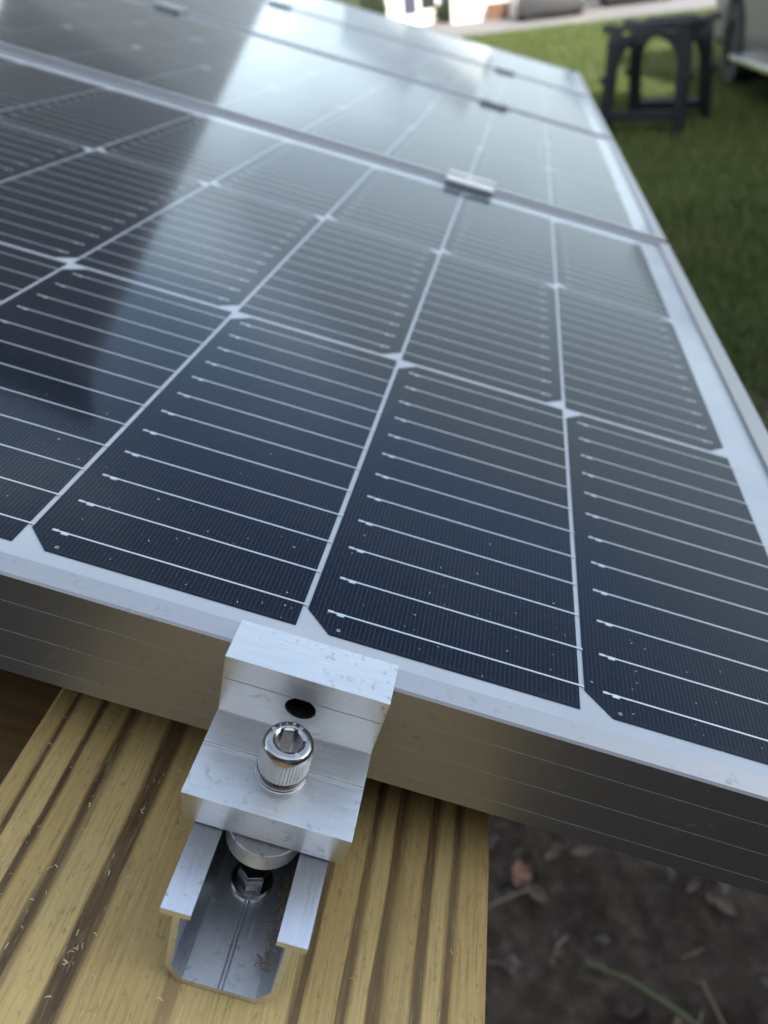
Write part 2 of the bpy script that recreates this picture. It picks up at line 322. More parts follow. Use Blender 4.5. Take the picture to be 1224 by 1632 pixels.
tag(obj('grass', fast_mesh('grass', np.concatenate(vv), np.concatenate(ff)), M_GRASS), 'mown green lawn beyond the low edge of the panels', 'grass', kind='stuff')

# litter on the bare soil under the array
def scatter(name, m, n_, make, label, cat, seed, xr=(-0.35, 1.0), yr=(0.45, 2.4)):
    r = random.Random(seed); mb = MB()
    for _ in range(n_):
        x, y = r.uniform(*xr), r.uniform(*yr); z = float(ground_z(np.array([x]), np.array([y]))[0]); make(mb, r, x, y, z)
    return tag(obj(name, mb.mesh(name), m), label, cat, kind='stuff')
def leaf_at(mb, r, x, y, z, L=None):
    L = L or r.uniform(0.02, 0.05); a = r.uniform(0, 6.28); wd = L * r.uniform(0.3, 0.55); k = len(mb.v); c, s = math.cos(a), math.sin(a); cu = r.uniform(0.05, 0.3) * L
    prof = [(-0.5, 0), (-0.2, 0.42), (0.15, 0.5), (0.5, 0.0), (0.15, -0.5), (-0.2, -0.42), (0, 0)]
    for i, (p, q) in enumerate(prof):
        px, py = p * L, q * wd; zz = z + 0.008 + (cu * abs(q) * 1.4 + cu * p * p * 2 if i < 6 else 0)
        mb.v.append((x + px * c - py * s, y + px * s + py * c, zz))
    mb.f += [(k + 6, k + i, k + (i + 1) % 6) for i in range(6)]
def straw_at(mb, r, x, y, z):
    L = r.uniform(0.03, 0.14); a = r.uniform(0, 6.28); b = a + r.uniform(-0.5, 0.5); rr = r.uniform(0.0007, 0.002)
    mb.tube([(x, y, z + 0.006), (x + L / 2 * math.cos(a), y + L / 2 * math.sin(a), z + 0.012 + r.uniform(0, 0.012)), (x + L / 2 * (math.cos(a) + math.cos(b)), y + L / 2 * (math.sin(a) + math.sin(b)), z + 0.007)], rr, 4)
def stone_at(mb, r, x, y, z):
    q = r.uniform(0.004, 0.016); k = len(mb.v)
    for (a, b, c) in ((1, 0, 0), (-1, 0, 0), (0, 1, 0), (0, -1, 0), (0, 0, 1), (0, 0, -1)):
        j = r.uniform(0.6, 1.2); mb.v.append((x + a * q * j, y + b * q * j, z + 0.003 + c * q * 0.7 * j))
    mb.f += [(k, k + 2, k + 4), (k + 2, k + 1, k + 4), (k + 1, k + 3, k + 4), (k + 3, k, k + 4), (k + 2, k, k + 5), (k + 1, k + 2, k + 5), (k + 3, k + 1, k + 5), (k, k + 3, k + 5)]
M_LEAF = mat('dead_leaf', (0.11, 0.06, 0.035), 0.8); n = N(M_LEAF); n.link(n.ramp(n.noise(n.coords((14, 14, 14)), 1, 2), [(0.35, (0.05, 0.030, 0.022)), (0.5, (0.09, 0.06, 0.042)), (0.68, (0.17, 0.12, 0.085))]), n.b.inputs['Base Color'])
M_STRAW = mat('dry_straw', (0.20, 0.155, 0.105), 0.8); M_STONE = mat('pebble', (0.085, 0.075, 0.066), 0.85)
scatter('leaf_litter', M_LEAF, 420, leaf_at, 'dead brown leaves scattered on the dark soil', 'leaves', 31)
scatter('straw_litter', M_STRAW, 190, straw_at, 'thin dry stems lying on the dark soil', 'straw', 32)
scatter('pebbles', M_STONE, 260, stone_at, 'small grey pebbles and crumbs on the dark soil', 'pebbles', 33)
mb = MB(); leaf_at(mb, random.Random(4), 0, 0, 0, 0.05); leaf_at(mb, random.Random(9), 0.008, -0.004, 0.004, 0.032)
tag(mb.build('fallen_leaf', mat('orange_leaf', (0.24, 0.115, 0.06), 0.7), loc=(-0.035, 0.745, 0.015)), 'orange dead leaf on the soil beside the board', 'leaf')
mb = MB(); mb.tube([(0.06, 0.615, 0.03), (0.115, 0.59, 0.045), (0.17, 0.555, 0.05), (0.235, 0.515, 0.04)], [0.003, 0.004, 0.0042, 0.0035], 6)
tag(mb.build('plant_stem', mat('green_stem', (0.07, 0.078, 0.028), 0.6), smooth=True), 'green plant stem lying across the soil at lower right', 'stem')

# ================================================================== timber under the array
def rounded_board(x0, x1, y0, y1, z0, z1, r):
    mb = MB(); mb.box(x0, x1, y0, y1, z0, z1); return mb, r
TB = -0.0648                                                 # top of the board, array coordinates
board = tag(MB().box(-0.0705, 0.0705, -0.40, 2.45, -0.038, 0.0).build('timber_board', M_WOOD, bevel=0.0028, seg=3), 'pale ribbed pine board carrying the metal rail and clamp', 'board')
board.matrix_world = M @ Matrix.Translation((0.0020, 0, TB)) @ Matrix.Rotation(rad(1.7), 4, 'Z')
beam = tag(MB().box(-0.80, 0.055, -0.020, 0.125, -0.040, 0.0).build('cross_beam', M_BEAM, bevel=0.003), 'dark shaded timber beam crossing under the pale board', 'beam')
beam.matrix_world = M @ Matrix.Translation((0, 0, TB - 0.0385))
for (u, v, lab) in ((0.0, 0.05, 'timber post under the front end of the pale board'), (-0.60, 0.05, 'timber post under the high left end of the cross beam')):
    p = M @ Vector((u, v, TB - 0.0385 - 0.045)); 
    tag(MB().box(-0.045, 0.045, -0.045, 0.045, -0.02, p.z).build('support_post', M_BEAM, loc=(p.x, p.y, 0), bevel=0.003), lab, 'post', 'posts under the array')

# ================================================================== slotted rails
def rail_profile(d=0.0645 - 0.0345):
    o = [(-0.0098, 0), (-0.0168, 0), (-0.0168, -0.0021), (-0.0137, -0.0021), (-0.0137, -0.024), (-0.0100, -d), (0.0100, -d), (0.0137, -0.024), (0.0137, -0.0021), (0.0168, -0.0021), (0.0168, 0), (0.0098, 0)]
    i = [(0.0098, -0.0019), (0.0121, -0.0019), (0.0121, -0.0233), (0.0090, -d + 0.0018), (0.0011, -d + 0.0018), (0.0009, -d + 0.0013), (0.0006, -d + 0.0018), (0.0001, -d + 0.0018), (-0.0002, -d + 0.0013), (-0.0004, -d + 0.0018), (-0.0090, -d + 0.0018), (-0.0121, -0.0233), (-0.0121, -0.0019), (-0.0098, -0.0019)]
    return o + i
def make_rail(u, lab, slope):
    r = thing('mounting_rail', lab, 'rail', group='slotted rails under the panels', world_m=M @ Matrix.Translation((u, -0.0615, -0.0342)) @ Matrix.Rotation(slope, 4, 'Z'))
    MB().prism(rail_profile(), 0.0, 2.46, 1).build('channel', M_RAIL, r)
    return r
rail1 = make_rail(0.0074, 'silver slotted rail lying on the pale board, open end facing the viewer', rad(0.5))
rail2 = make_rail(-0.50, 'slotted rail under the upper left part of the panels', rad(0.0))
# hex screw that holds the rail down, sunk in the channel
scr = thing('hex_screw', 'dark hex head screw with round flange inside the rail channel', 'screw', (0.0069, -0.0335, -0.0624))
MB().lathe([(0.0057, 0), (0.0057, 0.0008), (0.0052, 0.0013)], 40).build('flange', M_STEEL, scr, smooth=True)
MB().lathe([(0.0042, 0.0013), (0.0042, 0.0062), (0.0036, 0.0068)], 6).build('hex_head', M_BLACKSTEEL, scr, rotz=0.35, bevel=0.0002)
# round channel nut under the clamp
nut = thing('channel_nut', 'round grey channel nut below the clamp foot, between the rail flanges', 'nut', (0.0071, -0.0338, -0.0342))
MB().lathe([(0.0090, -0.0064), (0.0096, -0.0058), (0.0096, -0.0004), (0.0094, -0.0002)], 56).build('disc', M_NYLON, nut, smooth=True)

# ================================================================== solar panels
PU, PV, CU, CV = 0.076725, 0.18412, 0.07515, 0.1813
E_IN, E_OUT, FR_H, LIP = 0.00686, 0.01385, 0.0345, 0.0013
V_END = 3 * PV - (PV - CV)                                   # far edge of the cells
U_R, U_RO, U_RI = 0.1528, 0.1804, 0.1702
U_L = U_R - 12 * PU + (PU - CU); U_LO, U_LI = U_L - 0.0276, U_L - 0.0194
def cell_mesh(mirror):
    c = 0.0074; x, y = CU / 2, CV / 2
    p = [(-x + c, -y), (x, -y), (x, y), (-x + c, y), (-x, y - c), (-x, -y + c)]
    if mirror: p = [(-a, b) for a, b in p][::-1]
    return MB().prism(p, -0.00018, 0.0, 2).mesh('cell')
CELL = [cell_mesh(False), cell_mesh(True)]
for c_ in CELL: c_.materials.append(M_CELL)
def ribbon_box(mb, y, sgn, j=0.0):
    x0, x1 = -CU / 2 + 0.0052 + j, CU / 2 + (PU - CU) * 0.95
    for (a, b, wd, h) in ((x0, x1, 0.00026, 0.00014), (x0, x0 + 0.0016, 0.00040, 0.00019), (x0 + 0.0026, x0 + 0.0046, 0.00062, 0.00016)):
        dy = 0.00032 if wd == 0.00062 else 0
        aa, bb = (a, b) if sgn > 0 else (-b, -a)
        mb.box(aa, bb, y - wd - dy, y + wd - dy, 0.00001, h)
RIB_Y = [0.0086 + 0.01488 * i - CV / 2 for i in range(12)]
RIB = []
for sgn in (1, -1):
    m_ = MB(); ribbon_box(m_, 0, sgn); me = m_.mesh('ribbon'); me.materials.append(M_RIBBON); RIB.append(me)
RIBROW = []
for sgn in (1, -1):
    m_ = MB(); [ribbon_box(m_, y, sgn) for y in RIB_Y]; me = m_.mesh('ribbon_row'); me.materials.append(M_RIBBON); RIBROW.append(me)
PADRING = MB().lathe([(0.00032, 0), (0.00048, 0), (0.00048, 0.00003), (0.00032, 0.00003)], 14, cap0=False, cap1=False).mesh('corner_mark'); PADRING.materials.append(M_PAD)
def frame_section(outer, inner):
    """section of a frame rail: first value is the distance across, second the height"""
    s = 1 if inner > outer else -1; H = FR_H; z0 = LIP
    p = [(inner, z0), (outer + s * 0.0006, z0), (outer, z0 - 0.0006)]
    for fq in (0.257, 0.556, 0.842):
        z = z0 - H * fq; p += [(outer, z + 0.00022), (outer + s * 0.00011, z + 0.00014), (outer + s * 0.00011, z - 0.0001), (outer, z - 0.00026)]
    p += [(outer, z0 - H), (outer + s * 0.022, z0 - H), (outer + s * 0.022, z0 - H + 0.0015), (outer + s * 0.0016, z0 - H + 0.0015), (outer + s * 0.0016, -0.0048), (inner, -0.0048), (inner, -0.0006), (inner - s * 0.00001, 0.0)]
    return p
def frame_part(name, poly, a, b, axis, m, parent):
    me = MB().prism(poly, a, b, axis).mesh(name); 
    return obj(name, me, m, parent)
def make_panel(first, label, mat_w):
    root = thing('solar_panel', label, 'solar panel', group='solar panels in a row', world_m=mat_w)
    VO = V_END + E_OUT + 0.013; VI = V_END + E_IN + 0.011
    frame_part('frame_rail', frame_section(-E_OUT, -E_IN), U_LO, U_RO, 0, M_FRAME, root)
    frame_part('frame_rail', frame_section(VO, VI), U_LO, U_RO, 0, M_FRAME, root)
    frame_part('frame_rail', frame_section(U_RO, U_RI), -E_IN + 0.0001, VI - 0.0001, 1, M_FRAME_SIDE, root)
    frame_part('frame_rail', frame_section(U_LO, U_LI), -E_IN + 0.0001, VI - 0.0001, 1, M_FRAME_SIDE, root)
    MB().box(U_LI - 0.004, U_RI + 0.004, -E_IN - 0.003, VI + 0.003, -0.0044, -0.0009).build('backsheet', M_BACK, root)
    gm = mesh_of('glass_pane', [(U_LI, -E_IN, -0.00005), (U_RI, -E_IN, -0.00005), (U_RI, VI, -0.00005), (U_LI, VI, -0.00005)], [(0, 1, 2, 3)])
    obj('glass_pane', gm, M_GLASS, root)
    for r in range(3):
        k = r % 2
        for j in range(12):
            x, y = U_R - CU / 2 - j * PU, CV / 2 + r * PV
            c_ = obj('cell', CELL[k], None, root, (x, y, -0.00060))
            if first and j <= (4, 6, 9)[r]:
                for yy in RIB_Y: obj('ribbon', RIB[k], None, c_, (random.uniform(-0.0003, 0.0003), yy, 0))
            else: tag(obj('ribbon_set', RIBROW[k], None, c_), kind='stuff')
            if first and r == 0 and j < 5: obj('corner_mark', PADRING, None, c_, (-CU / 2 + 0.0094, -CV / 2 + 0.0024, 0.00005))
    return root
PITCH = 0.6037
offs = [(0, 0), (0, 0), (0, 0.0), (0.0, 0.25)]
labs = ['nearest solar panel, its front edge gripped by the end clamp', 'second solar panel from the front, mirroring bright sky at its middle', 'third solar panel from the front', 'farthest solar panel, at the end of the row by the lawn']
for i in range(4):
    make_panel(i == 0, labs[i], M @ Matrix.Translation((0.0, i * PITCH, offs[i][0])) @ Matrix.Rotation(rad(offs[i][1]), 4, 'X'))

# ================================================================== end clamp
clamp = thing('end_clamp', 'stepped aluminium end clamp gripping the front panel edge', 'clamp', (0.0071, 0, 0))
prof = [(-0.0092, 0.0046), (-0.0223, 0.0046), (-0.0213, -0.0034), (-0.0209, -0.0036), (-0.0211, -0.0039), (-0.0195, -0.0170),
        (-0.0296, -0.0170), (-0.0297, -0.0174), (-0.0301, -0.0174), (-0.0302, -0.0170), (-0.0306, -0.0170), (-0.0307, -0.0173), (-0.0310, -0.0173), (-0.0311, -0.0170),
        (-0.0448, -0.0170), (-0.0400, -0.0336), (-0.0147, -0.0336), (-0.0142, 0.0014), (-0.0092, 0.0014)]
mb = MB().prism(prof, -0.0200, 0.0200, 0)
cm = mb.mesh('clamp_body'); body = obj('clamp_body', cm, M_CLAMP, clamp)
cut = obj('cutter', MB().lathe([(0.0039, -0.02), (0.0039, 0.02)], 40).mesh('cutter'), None)
cut.data.transform(Matrix.Rotation(rad(90), 4, 'X')); cut.location = clamp.matrix_world @ Vector((0, -0.0235, -0.0070)); cut.rotation_euler = clamp.matrix_world.to_euler()
# blind hole: 20 mm cutter shifted forward so that it bites 6 mm into the wall
cut.matrix_world = clamp.matrix_world @ Matrix.Translation((0.0, -0.0350, -0.0072))
bpy.context.view_layer.update()
mod = body.modifiers.new('hole', 'BOOLEAN'); mod.operation = 'DIFFERENCE'; mod.object = cut; mod.solver = 'EXACT'
bpy.context.view_layer.update()
nm = bpy.data.meshes.new_from_object(body.evaluated_get(bpy.context.evaluated_depsgraph_get()))
body.modifiers.clear(); body.data = nm; nm.name = 'clamp_body'
bpy.data.objects.remove(cut)
bm = bmesh.new(); bm.from_mesh(nm); bmesh.ops.remove_doubles(bm, verts=bm.verts, dist=1e-6)
ed = [e for e in bm.edges if len(e.link_faces) == 2 and e.calc_face_angle(0) > rad(60) and e.calc_length() > 0.002]
bmesh.ops.bevel(bm, geom=ed, offset=0.00028, segments=2, affect='EDGES', profile=0.7, clamp_overlap=True); bm.to_mesh(nm); bm.free()
MB().lathe([(0.0038, -0.0004), (0.0038, 0.0)], 32).build('hole_bottom', M_HOLE, clamp).matrix_local = Matrix.Translation((0, -0.0152, -0.0072)) @ Matrix.Rotation(rad(90), 4, 'X')
ht = MB().lathe([(0.00385 - 0.00012 * (i % 2), -0.0004 + 0.0004 * i) for i in range(14)], 32, cap0=False, cap1=False).build('hole_thread', M_HOLE, clamp, smooth=True)
ht.matrix_local = Matrix.Translation((0, -0.0152, -0.0072)) @ Matrix.Rotation(rad(90), 4, 'X')

# socket head bolt with split washer
bolt = thing('socket_bolt', 'shiny steel socket head bolt standing on the clamp foot', 'bolt', (0.0071, -0.0322, -0.0170))
SEG = 144
def knurl(j, i, a, r):
    if 2 <= j <= 5: return r + (0.00010 if i % 3 == 0 else -0.00008)
    if j >= 14: 
        q = (a - math.radians(15.0) + 1e-6) % (math.pi / 3) - math.pi / 6; return min(0.0031 / math.cos(q), 0.0037) if j >= 15 else r
    return r
prof = [(0.0050, 0.0022), (0.0056, 0.0028), (0.0060, 0.0031), (0.0060, 0.0045), (0.0060, 0.0072), (0.0060, 0.0090), (0.00598, 0.0101), (0.00588, 0.0108), (0.00565, 0.01135), (0.00530, 0.0117), (0.00495, 0.0119), (0.00395, 0.0119), (0.00385, 0.01188), (0.00375, 0.01180), (0.00362, 0.01165), (0.0031, 0.0114), (0.0031, 0.0068)]
mb = MB().lathe(prof, SEG, rf=knurl); mb.build('head', M_STEEL, bolt, smooth=True)
def split_ring(z0, z1, r0, r1, gap, name, m):
    mb = MB(); k = 60; prev = None
    for i in range(k + 1):
        a = gap + (2 * math.pi - 0.12) * i / k; lift = 0.0004 * i / k
        ring = [(r * math.cos(a), r * math.sin(a), z + lift) for r, z in ((r0, z0), (r1 - 0.0002, z0), (r1, z0 + 0.0003), (r1, z1 - 0.0003), (r1 - 0.0002, z1), (r0, z1))]
        b = len(mb.v); mb.v += ring
        if prev is not None: mb.f += [(prev + q, prev + (q + 1) % 6, b + (q + 1) % 6, b + q) for q in range(6)]
        prev = b
    mb.f += [tuple(range(6)), tuple(prev + q for q in range(6))]
    mb.build(name, m, bolt, smooth=True)
split_ring(0.0007, 0.0019, 0.0042, 0.0062, 2.2, 'split_washer', M_STEEL)
MB().lathe([(0.0060, -0.00002), (0.0063, 0.00012), (0.0063, 0.00048), (0.0061, 0.0006), (0.0042, 0.0006)], 64).build('flat_washer', M_STEEL, bolt, smooth=True)
M_STAMP = mat('stamped_mark', (0.9, 0.9, 0.88), 0.3, 1.0)
def letter(ch, ang, r, size, parent, z):
    cu = bpy.data.curves.new('letter', 'FONT'); cu.body = ch; cu.size = size; cu.align_x = 'CENTER'; cu.align_y = 'CENTER'; cu.extrude = 0.00003; cu.offset = size * 0.012
    to = bpy.data.objects.new('letter', cu); col.objects.link(to); bpy.context.view_layer.update()
    me = bpy.data.meshes.new_from_object(to.evaluated_get(bpy.context.evaluated_depsgraph_get())); bpy.data.objects.remove(to); bpy.data.curves.remove(cu)
    me.materials.clear(); o = obj('stamped_letter', me, M_STAMP, parent)
    # read from the far side: glyph feet point to the outside of the head
    o.matrix_local = Matrix.Translation((r * math.cos(ang), r * math.sin(ang), z)) @ Matrix.Rotation(ang + math.pi / 2, 4, 'Z')
for ch, a in zip('A2-70', (68, 91, 112, 133, 156)): letter(ch, rad(a), 0.00455, 0.0017, bolt, 0.01193)
letter('(L', rad(-52), 0.0044, 0.0013, bolt, 0.01193)

# ================================================================== mid clamps between the panels
def make_midclamp(u, v, z, label):
    r = thing('mid_clamp', label, 'clamp', (u, v, z), group='mid clamps between neighbouring panels')
    p = [(-0.0190, 0.0014), (-0.0190, 0.0052), (-0.0184, 0.0058), (-0.0078, 0.0060), (-0.0076, 0.0048), (0.0076, 0.0048), (0.0078, 0.0060), (0.0184, 0.0058), (0.0190, 0.0052), (0.0190, 0.0014), (0.0110, 0.0014), (0.0105, -0.030), (-0.0105, -0.030), (-0.0110, 0.0014)]
    MB().prism(p, -0.0205, 0.0205, 0).build('clamp_body', M_CLAMP, r)
    MB().lathe([(0.0058, 0.0040), (0.0058, 0.0056), (0.0054, 0.0059), (0.0032, 0.0059), (0.0028, 0.0052)], 32).build('bolt_head', M_STEEL, r, smooth=True)
GAPC = V_END + (PITCH - V_END) / 2
for i, (z, what) in enumerate(((0, 'between first and second panel'), (0, 'between second and third panel'), (0, 'between third and fourth panel'))):
    make_midclamp((0.0035, -0.003, -0.008)[i], GAPC + i * PITCH, z, 'small silver mid clamp ' + what + ', nearer the low edge')
    if i: make_midclamp(-0.50, GAPC + i * PITCH, z, 'small silver mid clamp ' + what + ', on the high left side')

# ================================================================== sawdust
def flakes(name, n_, place, label, seed, smin, smax, mat_=M_CHIP):
    r = random.Random(seed); mb = MB()
    for _ in range(n_):
        x, y, z = place(r); L = r.uniform(smin, smax); wd = L * r.uniform(0.05, 0.14); a = r.uniform(0, 6.28); bend = r.uniform(-0.8, 0.8); c0 = len(mb.v); lift = r.uniform(0.0, 0.25) * L
        px, py, ang = x, y, a
        for i in range(4):
            nx, ny = -math.sin(ang) * wd, math.cos(ang) * wd
            zz = z + lift * math.sin(i * 1.05) + 0.00005
            mb.v += [(px - nx, py - ny, zz), (px + nx, py + ny, zz + wd * 0.5)]
            px += math.cos(ang) * L / 3; py += math.sin(ang) * L / 3; ang += bend
        mb.f += [(c0 + 2 * i, c0 + 2 * i + 2, c0 + 2 * i + 3, c0 + 2 * i + 1) for i in range(3)]
    o = tag(obj(name, mb.mesh(name), mat_), label, 'shavings', kind='stuff'); o.matrix_world = M; return o
def on_board(r):
    while True:
        u, v = r.uniform(-0.068, 0.066), r.uniform(-0.13, 0.03)
        if -0.011 < u < 0.024 and v > -0.064: continue
        if u > 0.024 and r.random() < 0.85: continue
        return u + 0.002 - 0.03 * v, v, TB
flakes('sawdust_on_board', 480, on_board, 'fine pale wood shavings strewn over the pine board', 51, 0.0004, 0.0017)
flakes('sawdust_on_glass', 170, lambda r: (r.uniform(-0.12, 0.17), abs(r.gauss(0, 0.03)) - 0.004, 0.0), 'tiny pale specks of dust on the front of the nearest panel', 52, 0.00025, 0.0007, mat('pale_dust', (0.8, 0.8, 0.78), 0.8))
flakes('sawdust_in_rail', 190, lambda r: (0.0172 - 0.0005 + r.gauss(0, 0.0008) - 0.0003, r.uniform(-0.057, -0.030), -0.0620 + abs(r.gauss(0, 0.0016)) + 0.001), 'brown sawdust crumbs caught along the right inner wall of the rail', 53, 0.0003, 0.0017, mat('brown_dust', (0.30, 0.22, 0.10), 0.9))

# ================================================================== background: sawhorse
M_PLASTIC = mat('dark_plastic', (0.006, 0.0075, 0.012), 0.6, spec=0.25)
def place(x, y, ang): return Matrix.Translation((x, y, 0)) @ Matrix.Rotation(ang, 4, 'Z')
def make_sawhorse(mw, label):
    r = thing('sawhorse', label, 'sawhorse', world_m=mw)
    H, half, spread = 0.76, 0.32, 0.10
    for s in (-1, 1):
        # legs, arch and stretcher are separate parts of the leaning side
        lean = math.atan2(spread, H - 0.05)
        mw2 = Matrix.Translation((0, s * 0.20, H - 0.05)) @ Matrix.Rotation(s * lean, 4, 'X')
        L = math.hypot(spread, H - 0.05)
        for q in (-1, 1):
            o = MB().prism([(q * (half - 0.07), -L + 0.02), (q * (half + 0.015), -L + 0.02), (q * (half + 0.012), -0.36), (q * (half + 0.045), -0.35), (q * (half + 0.045), -0.31), (q * (half + 0.005), -0.30), (q * half, 0.0), (q * (half - 0.085), 0.0)][::q], -0.028, 0.028, 1).build('leg', M_PLASTIC, r, bevel=0.006)
            o.matrix_local = mw2
            MB().box(q * (half - 0.035) - 0.05, q * (half - 0.035) + 0.05, -0.035, 0.035, -L, -L + 0.03).build('foot', M_PLASTIC, r, bevel=0.006).matrix_local = mw2
        MB().box(-half + 0.068, half - 0.068, -0.045, 0.03, -L + 0.10, -L + 0.17).build('stretcher', M_PLASTIC, r, bevel=0.006).matrix_local = mw2
        n_ = 14; xi = half - 0.083
        arch = [(xi * math.cos(math.pi * i / n_), -0.26 + 0.21 * math.sin(math.pi * i / n_)) for i in range(n_ + 1)]
        MB().prism(arch + [(-xi, -0.03), (xi, -0.03)], -0.022, 0.022, 1).build('arch', M_PLASTIC, r).matrix_local = mw2
    for s in (-1, 1):
        tb = MB().prism([(-half - 0.05, H - 0.055), (half + 0.05, H - 0.055), (half + 0.05, H), (half - 0.02, H), (half - 0.03, H - 0.014), (half - 0.12, H - 0.014), (half - 0.13, H), (-half + 0.13, H), (-half + 0.12, H - 0.014), (-half + 0.03, H - 0.014), (-half + 0.02, H), (-half - 0.05, H)], -0.035, 0.035, 1).build('top_beam', M_PLASTIC, r)
        tb.location = (0, s * 0.20, 0)
    for q in (-1, 1): MB().box(q * 0.30 - 0.012, q * 0.30 + 0.012, -0.165, 0.165, H - 0.06, H - 0.03).build('brace', M_PLASTIC, r, bevel=0.003)
    return r
make_sawhorse(place(0.92, 7.38, rad(-28)), 'dark plastic folding sawhorse with arched sides on the lawn')

# ================================================================== background: vehicles
M_TYRE = mat('tyre_rubber', (0.012, 0.012, 0.013), 0.8); M_RIM = mat('rim_alloy', (0.55, 0.56, 0.58), 0.35, 0.9); M_GLASSCAR = mat('car_glass', (0.02, 0.025, 0.03), 0.05)
M_TRIM = mat('black_trim', (0.012, 0.014, 0.018), 0.5); M_CHROME = mat('brushed_step', (0.70, 0.73, 0.78), 0.28, 1.0); M_LAMP = mat('lamp_lens', (0.7, 0.7, 0.68), 0.15)
def make_car(name, mw, paint, label, step=False, h=1.75, L=4.5, wd=1.85, dark_low=0.42, rim_m=None, low=0.30):
    """a parked car: x along its length (front at +x), y across"""
    r = thing(name, label, 'car', world_m=mw); a = L / 2
    wx = (-a + 0.85, a - 0.85); wr = 0.36
    def arch_line(z): 
        pts = []
        for w_ in wx: pts += [(w_ - (wr + 0.07) * math.cos(t), z + (wr + 0.07) * math.sin(t)) for t in [math.pi * i / 12 for i in range(13)]]
        return pts
    under = [(-a, 0.45)] + [(-a + 0.02, 0.36)] + arch_line(0.36) + [(a - 0.02, 0.36), (a, 0.45)]
    body_ = under + [(a, 0.80), (a - 0.12, 1.0), (a - 1.15, 1.08), (-a + 0.15, 1.08), (-a, 0.95)]
    MB().prism(body_, -wd / 2, wd / 2, 1).build('body', paint, r, bevel=0.03, angle=60)
    cab = [(a - 1.2, 1.075), (a - 1.75, h - 0.03), (a - 1.95, h), (-a + 0.75, h), (-a + 0.55, h - 0.04), (-a + 0.18, 1.075)]
    MB().prism(cab, -wd / 2 + 0.12, wd / 2 - 0.12, 1).build('cabin', paint, r, bevel=0.03, angle=60)
    for s in (-1, 1):
        y = s * (wd / 2 - 0.118); y2 = s * (wd / 2 - 0.105)
        MB().prism([(a - 1.42, 1.12), (a - 1.83, h - 0.12), (a - 2.6, h - 0.10), (a - 2.6, 1.12)], min(y, y2), max(y, y2), 1).build('window', M_GLASSCAR, r)
        MB().prism([(a - 2.68, 1.12), (a - 2.68, h - 0.10), (-a + 0.72, h - 0.12), (-a + 0.42, 1.12)], min(y, y2), max(y, y2), 1).build('window', M_GLASSCAR, r)
        MB().box(wx[0] + 0.46, wx[1] - 0.46, s * (wd / 2 - 0.02) - 0.03, s * (wd / 2 - 0.02) + 0.03, 0.30, dark_low).build('rocker', M_TRIM, r, bevel=0.01)
        for w_ in wx:
            o = MB().lathe([(0.20, -0.11), (wr - 0.02, -0.11), (wr, -0.07), (wr, 0.07), (wr - 0.02, 0.11), (0.20, 0.11)], 32, cap0=False, cap1=False).build('wheel', M_TYRE, r, smooth=True)
            o.matrix_local = Matrix.Translation((w_, s * (wd / 2 - 0.10), wr)) @ Matrix.Rotation(rad(90), 4, 'X')
            MB().lathe([(0.21, -0.085), (0.19, -0.06), (0.06, -0.05), (0.05, 0.05), (0.19, 0.06), (0.21, 0.085)], 24).build('rim', rim_m or M_RIM, o, smooth=True)
        if step:
            MB().box(wx[0] + 0.50, wx[1] - 0.46, s * (wd / 2 + 0.06) - 0.07, s * (wd / 2 + 0.06) + 0.07, 0.27, 0.315).build('side_step', M_CHROME, r, bevel=0.012)
    for (xx, s) in ((a, 1), (-a, -1)):
        MB().box(xx - 0.10, xx + 0.06, -wd / 2 + 0.03, wd / 2 - 0.03, low, 0.58).build('bumper', M_TRIM, r, bevel=0.03)
        MB().box(xx - 0.05, xx + 0.012, -wd / 2 + 0.25, wd / 2 - 0.25, 0.62, 0.76).build('grille', M_TRIM, r)
        for q in (-1, 1): MB().box(xx - 0.04, xx + 0.018, q * (wd / 2 - 0.2) - 0.14, q * (wd / 2 - 0.2) + 0.14, 0.66, 0.80).build('headlight', M_LAMP, r, bevel=0.02)
    MB().prism([(a - 1.215, 1.10), (a - 1.20, 1.13), (a - 1.72, h - 0.08), (a - 1.745, h - 0.10)], -wd / 2 + 0.2, wd / 2 - 0.2, 1).build('windshield', M_GLASSCAR, r)
    return r
P_OLIVE = mat('grey_green_paint', (0.145, 0.165, 0.145), 0.4); P_WHITE = mat('white_paint', (0.78, 0.78, 0.77), 0.25); P_NAVY = mat('navy_paint', (0.02, 0.03, 0.06), 0.25)
make_car('parked_car', Matrix.Translation((2.84, 7.9, 0)) @ Matrix.Rotation(rad(92.8), 4, 'Z'), P_OLIVE, 'grey green car with silver side step, parked at the right beside the sawhorse', step=True, h=1.85, L=4.8, dark_low=0.50, rim_m=M_TYRE)
make_car('parked_car', Matrix.Translation((0.35, 26.4, 0)) @ Matrix.Rotation(rad(-92), 4, 'Z'), P_WHITE, 'white parked car with black bumper on the road', h=1.5, wd=1.65, low=0.16)
make_car('parked_car', Matrix.Translation((2.75, 28.8, 0)) @ Matrix.Rotation(rad(-92), 4, 'Z'), P_NAVY, 'dark blue parked car on the road, right of the white car', h=1.6, low=0.16)

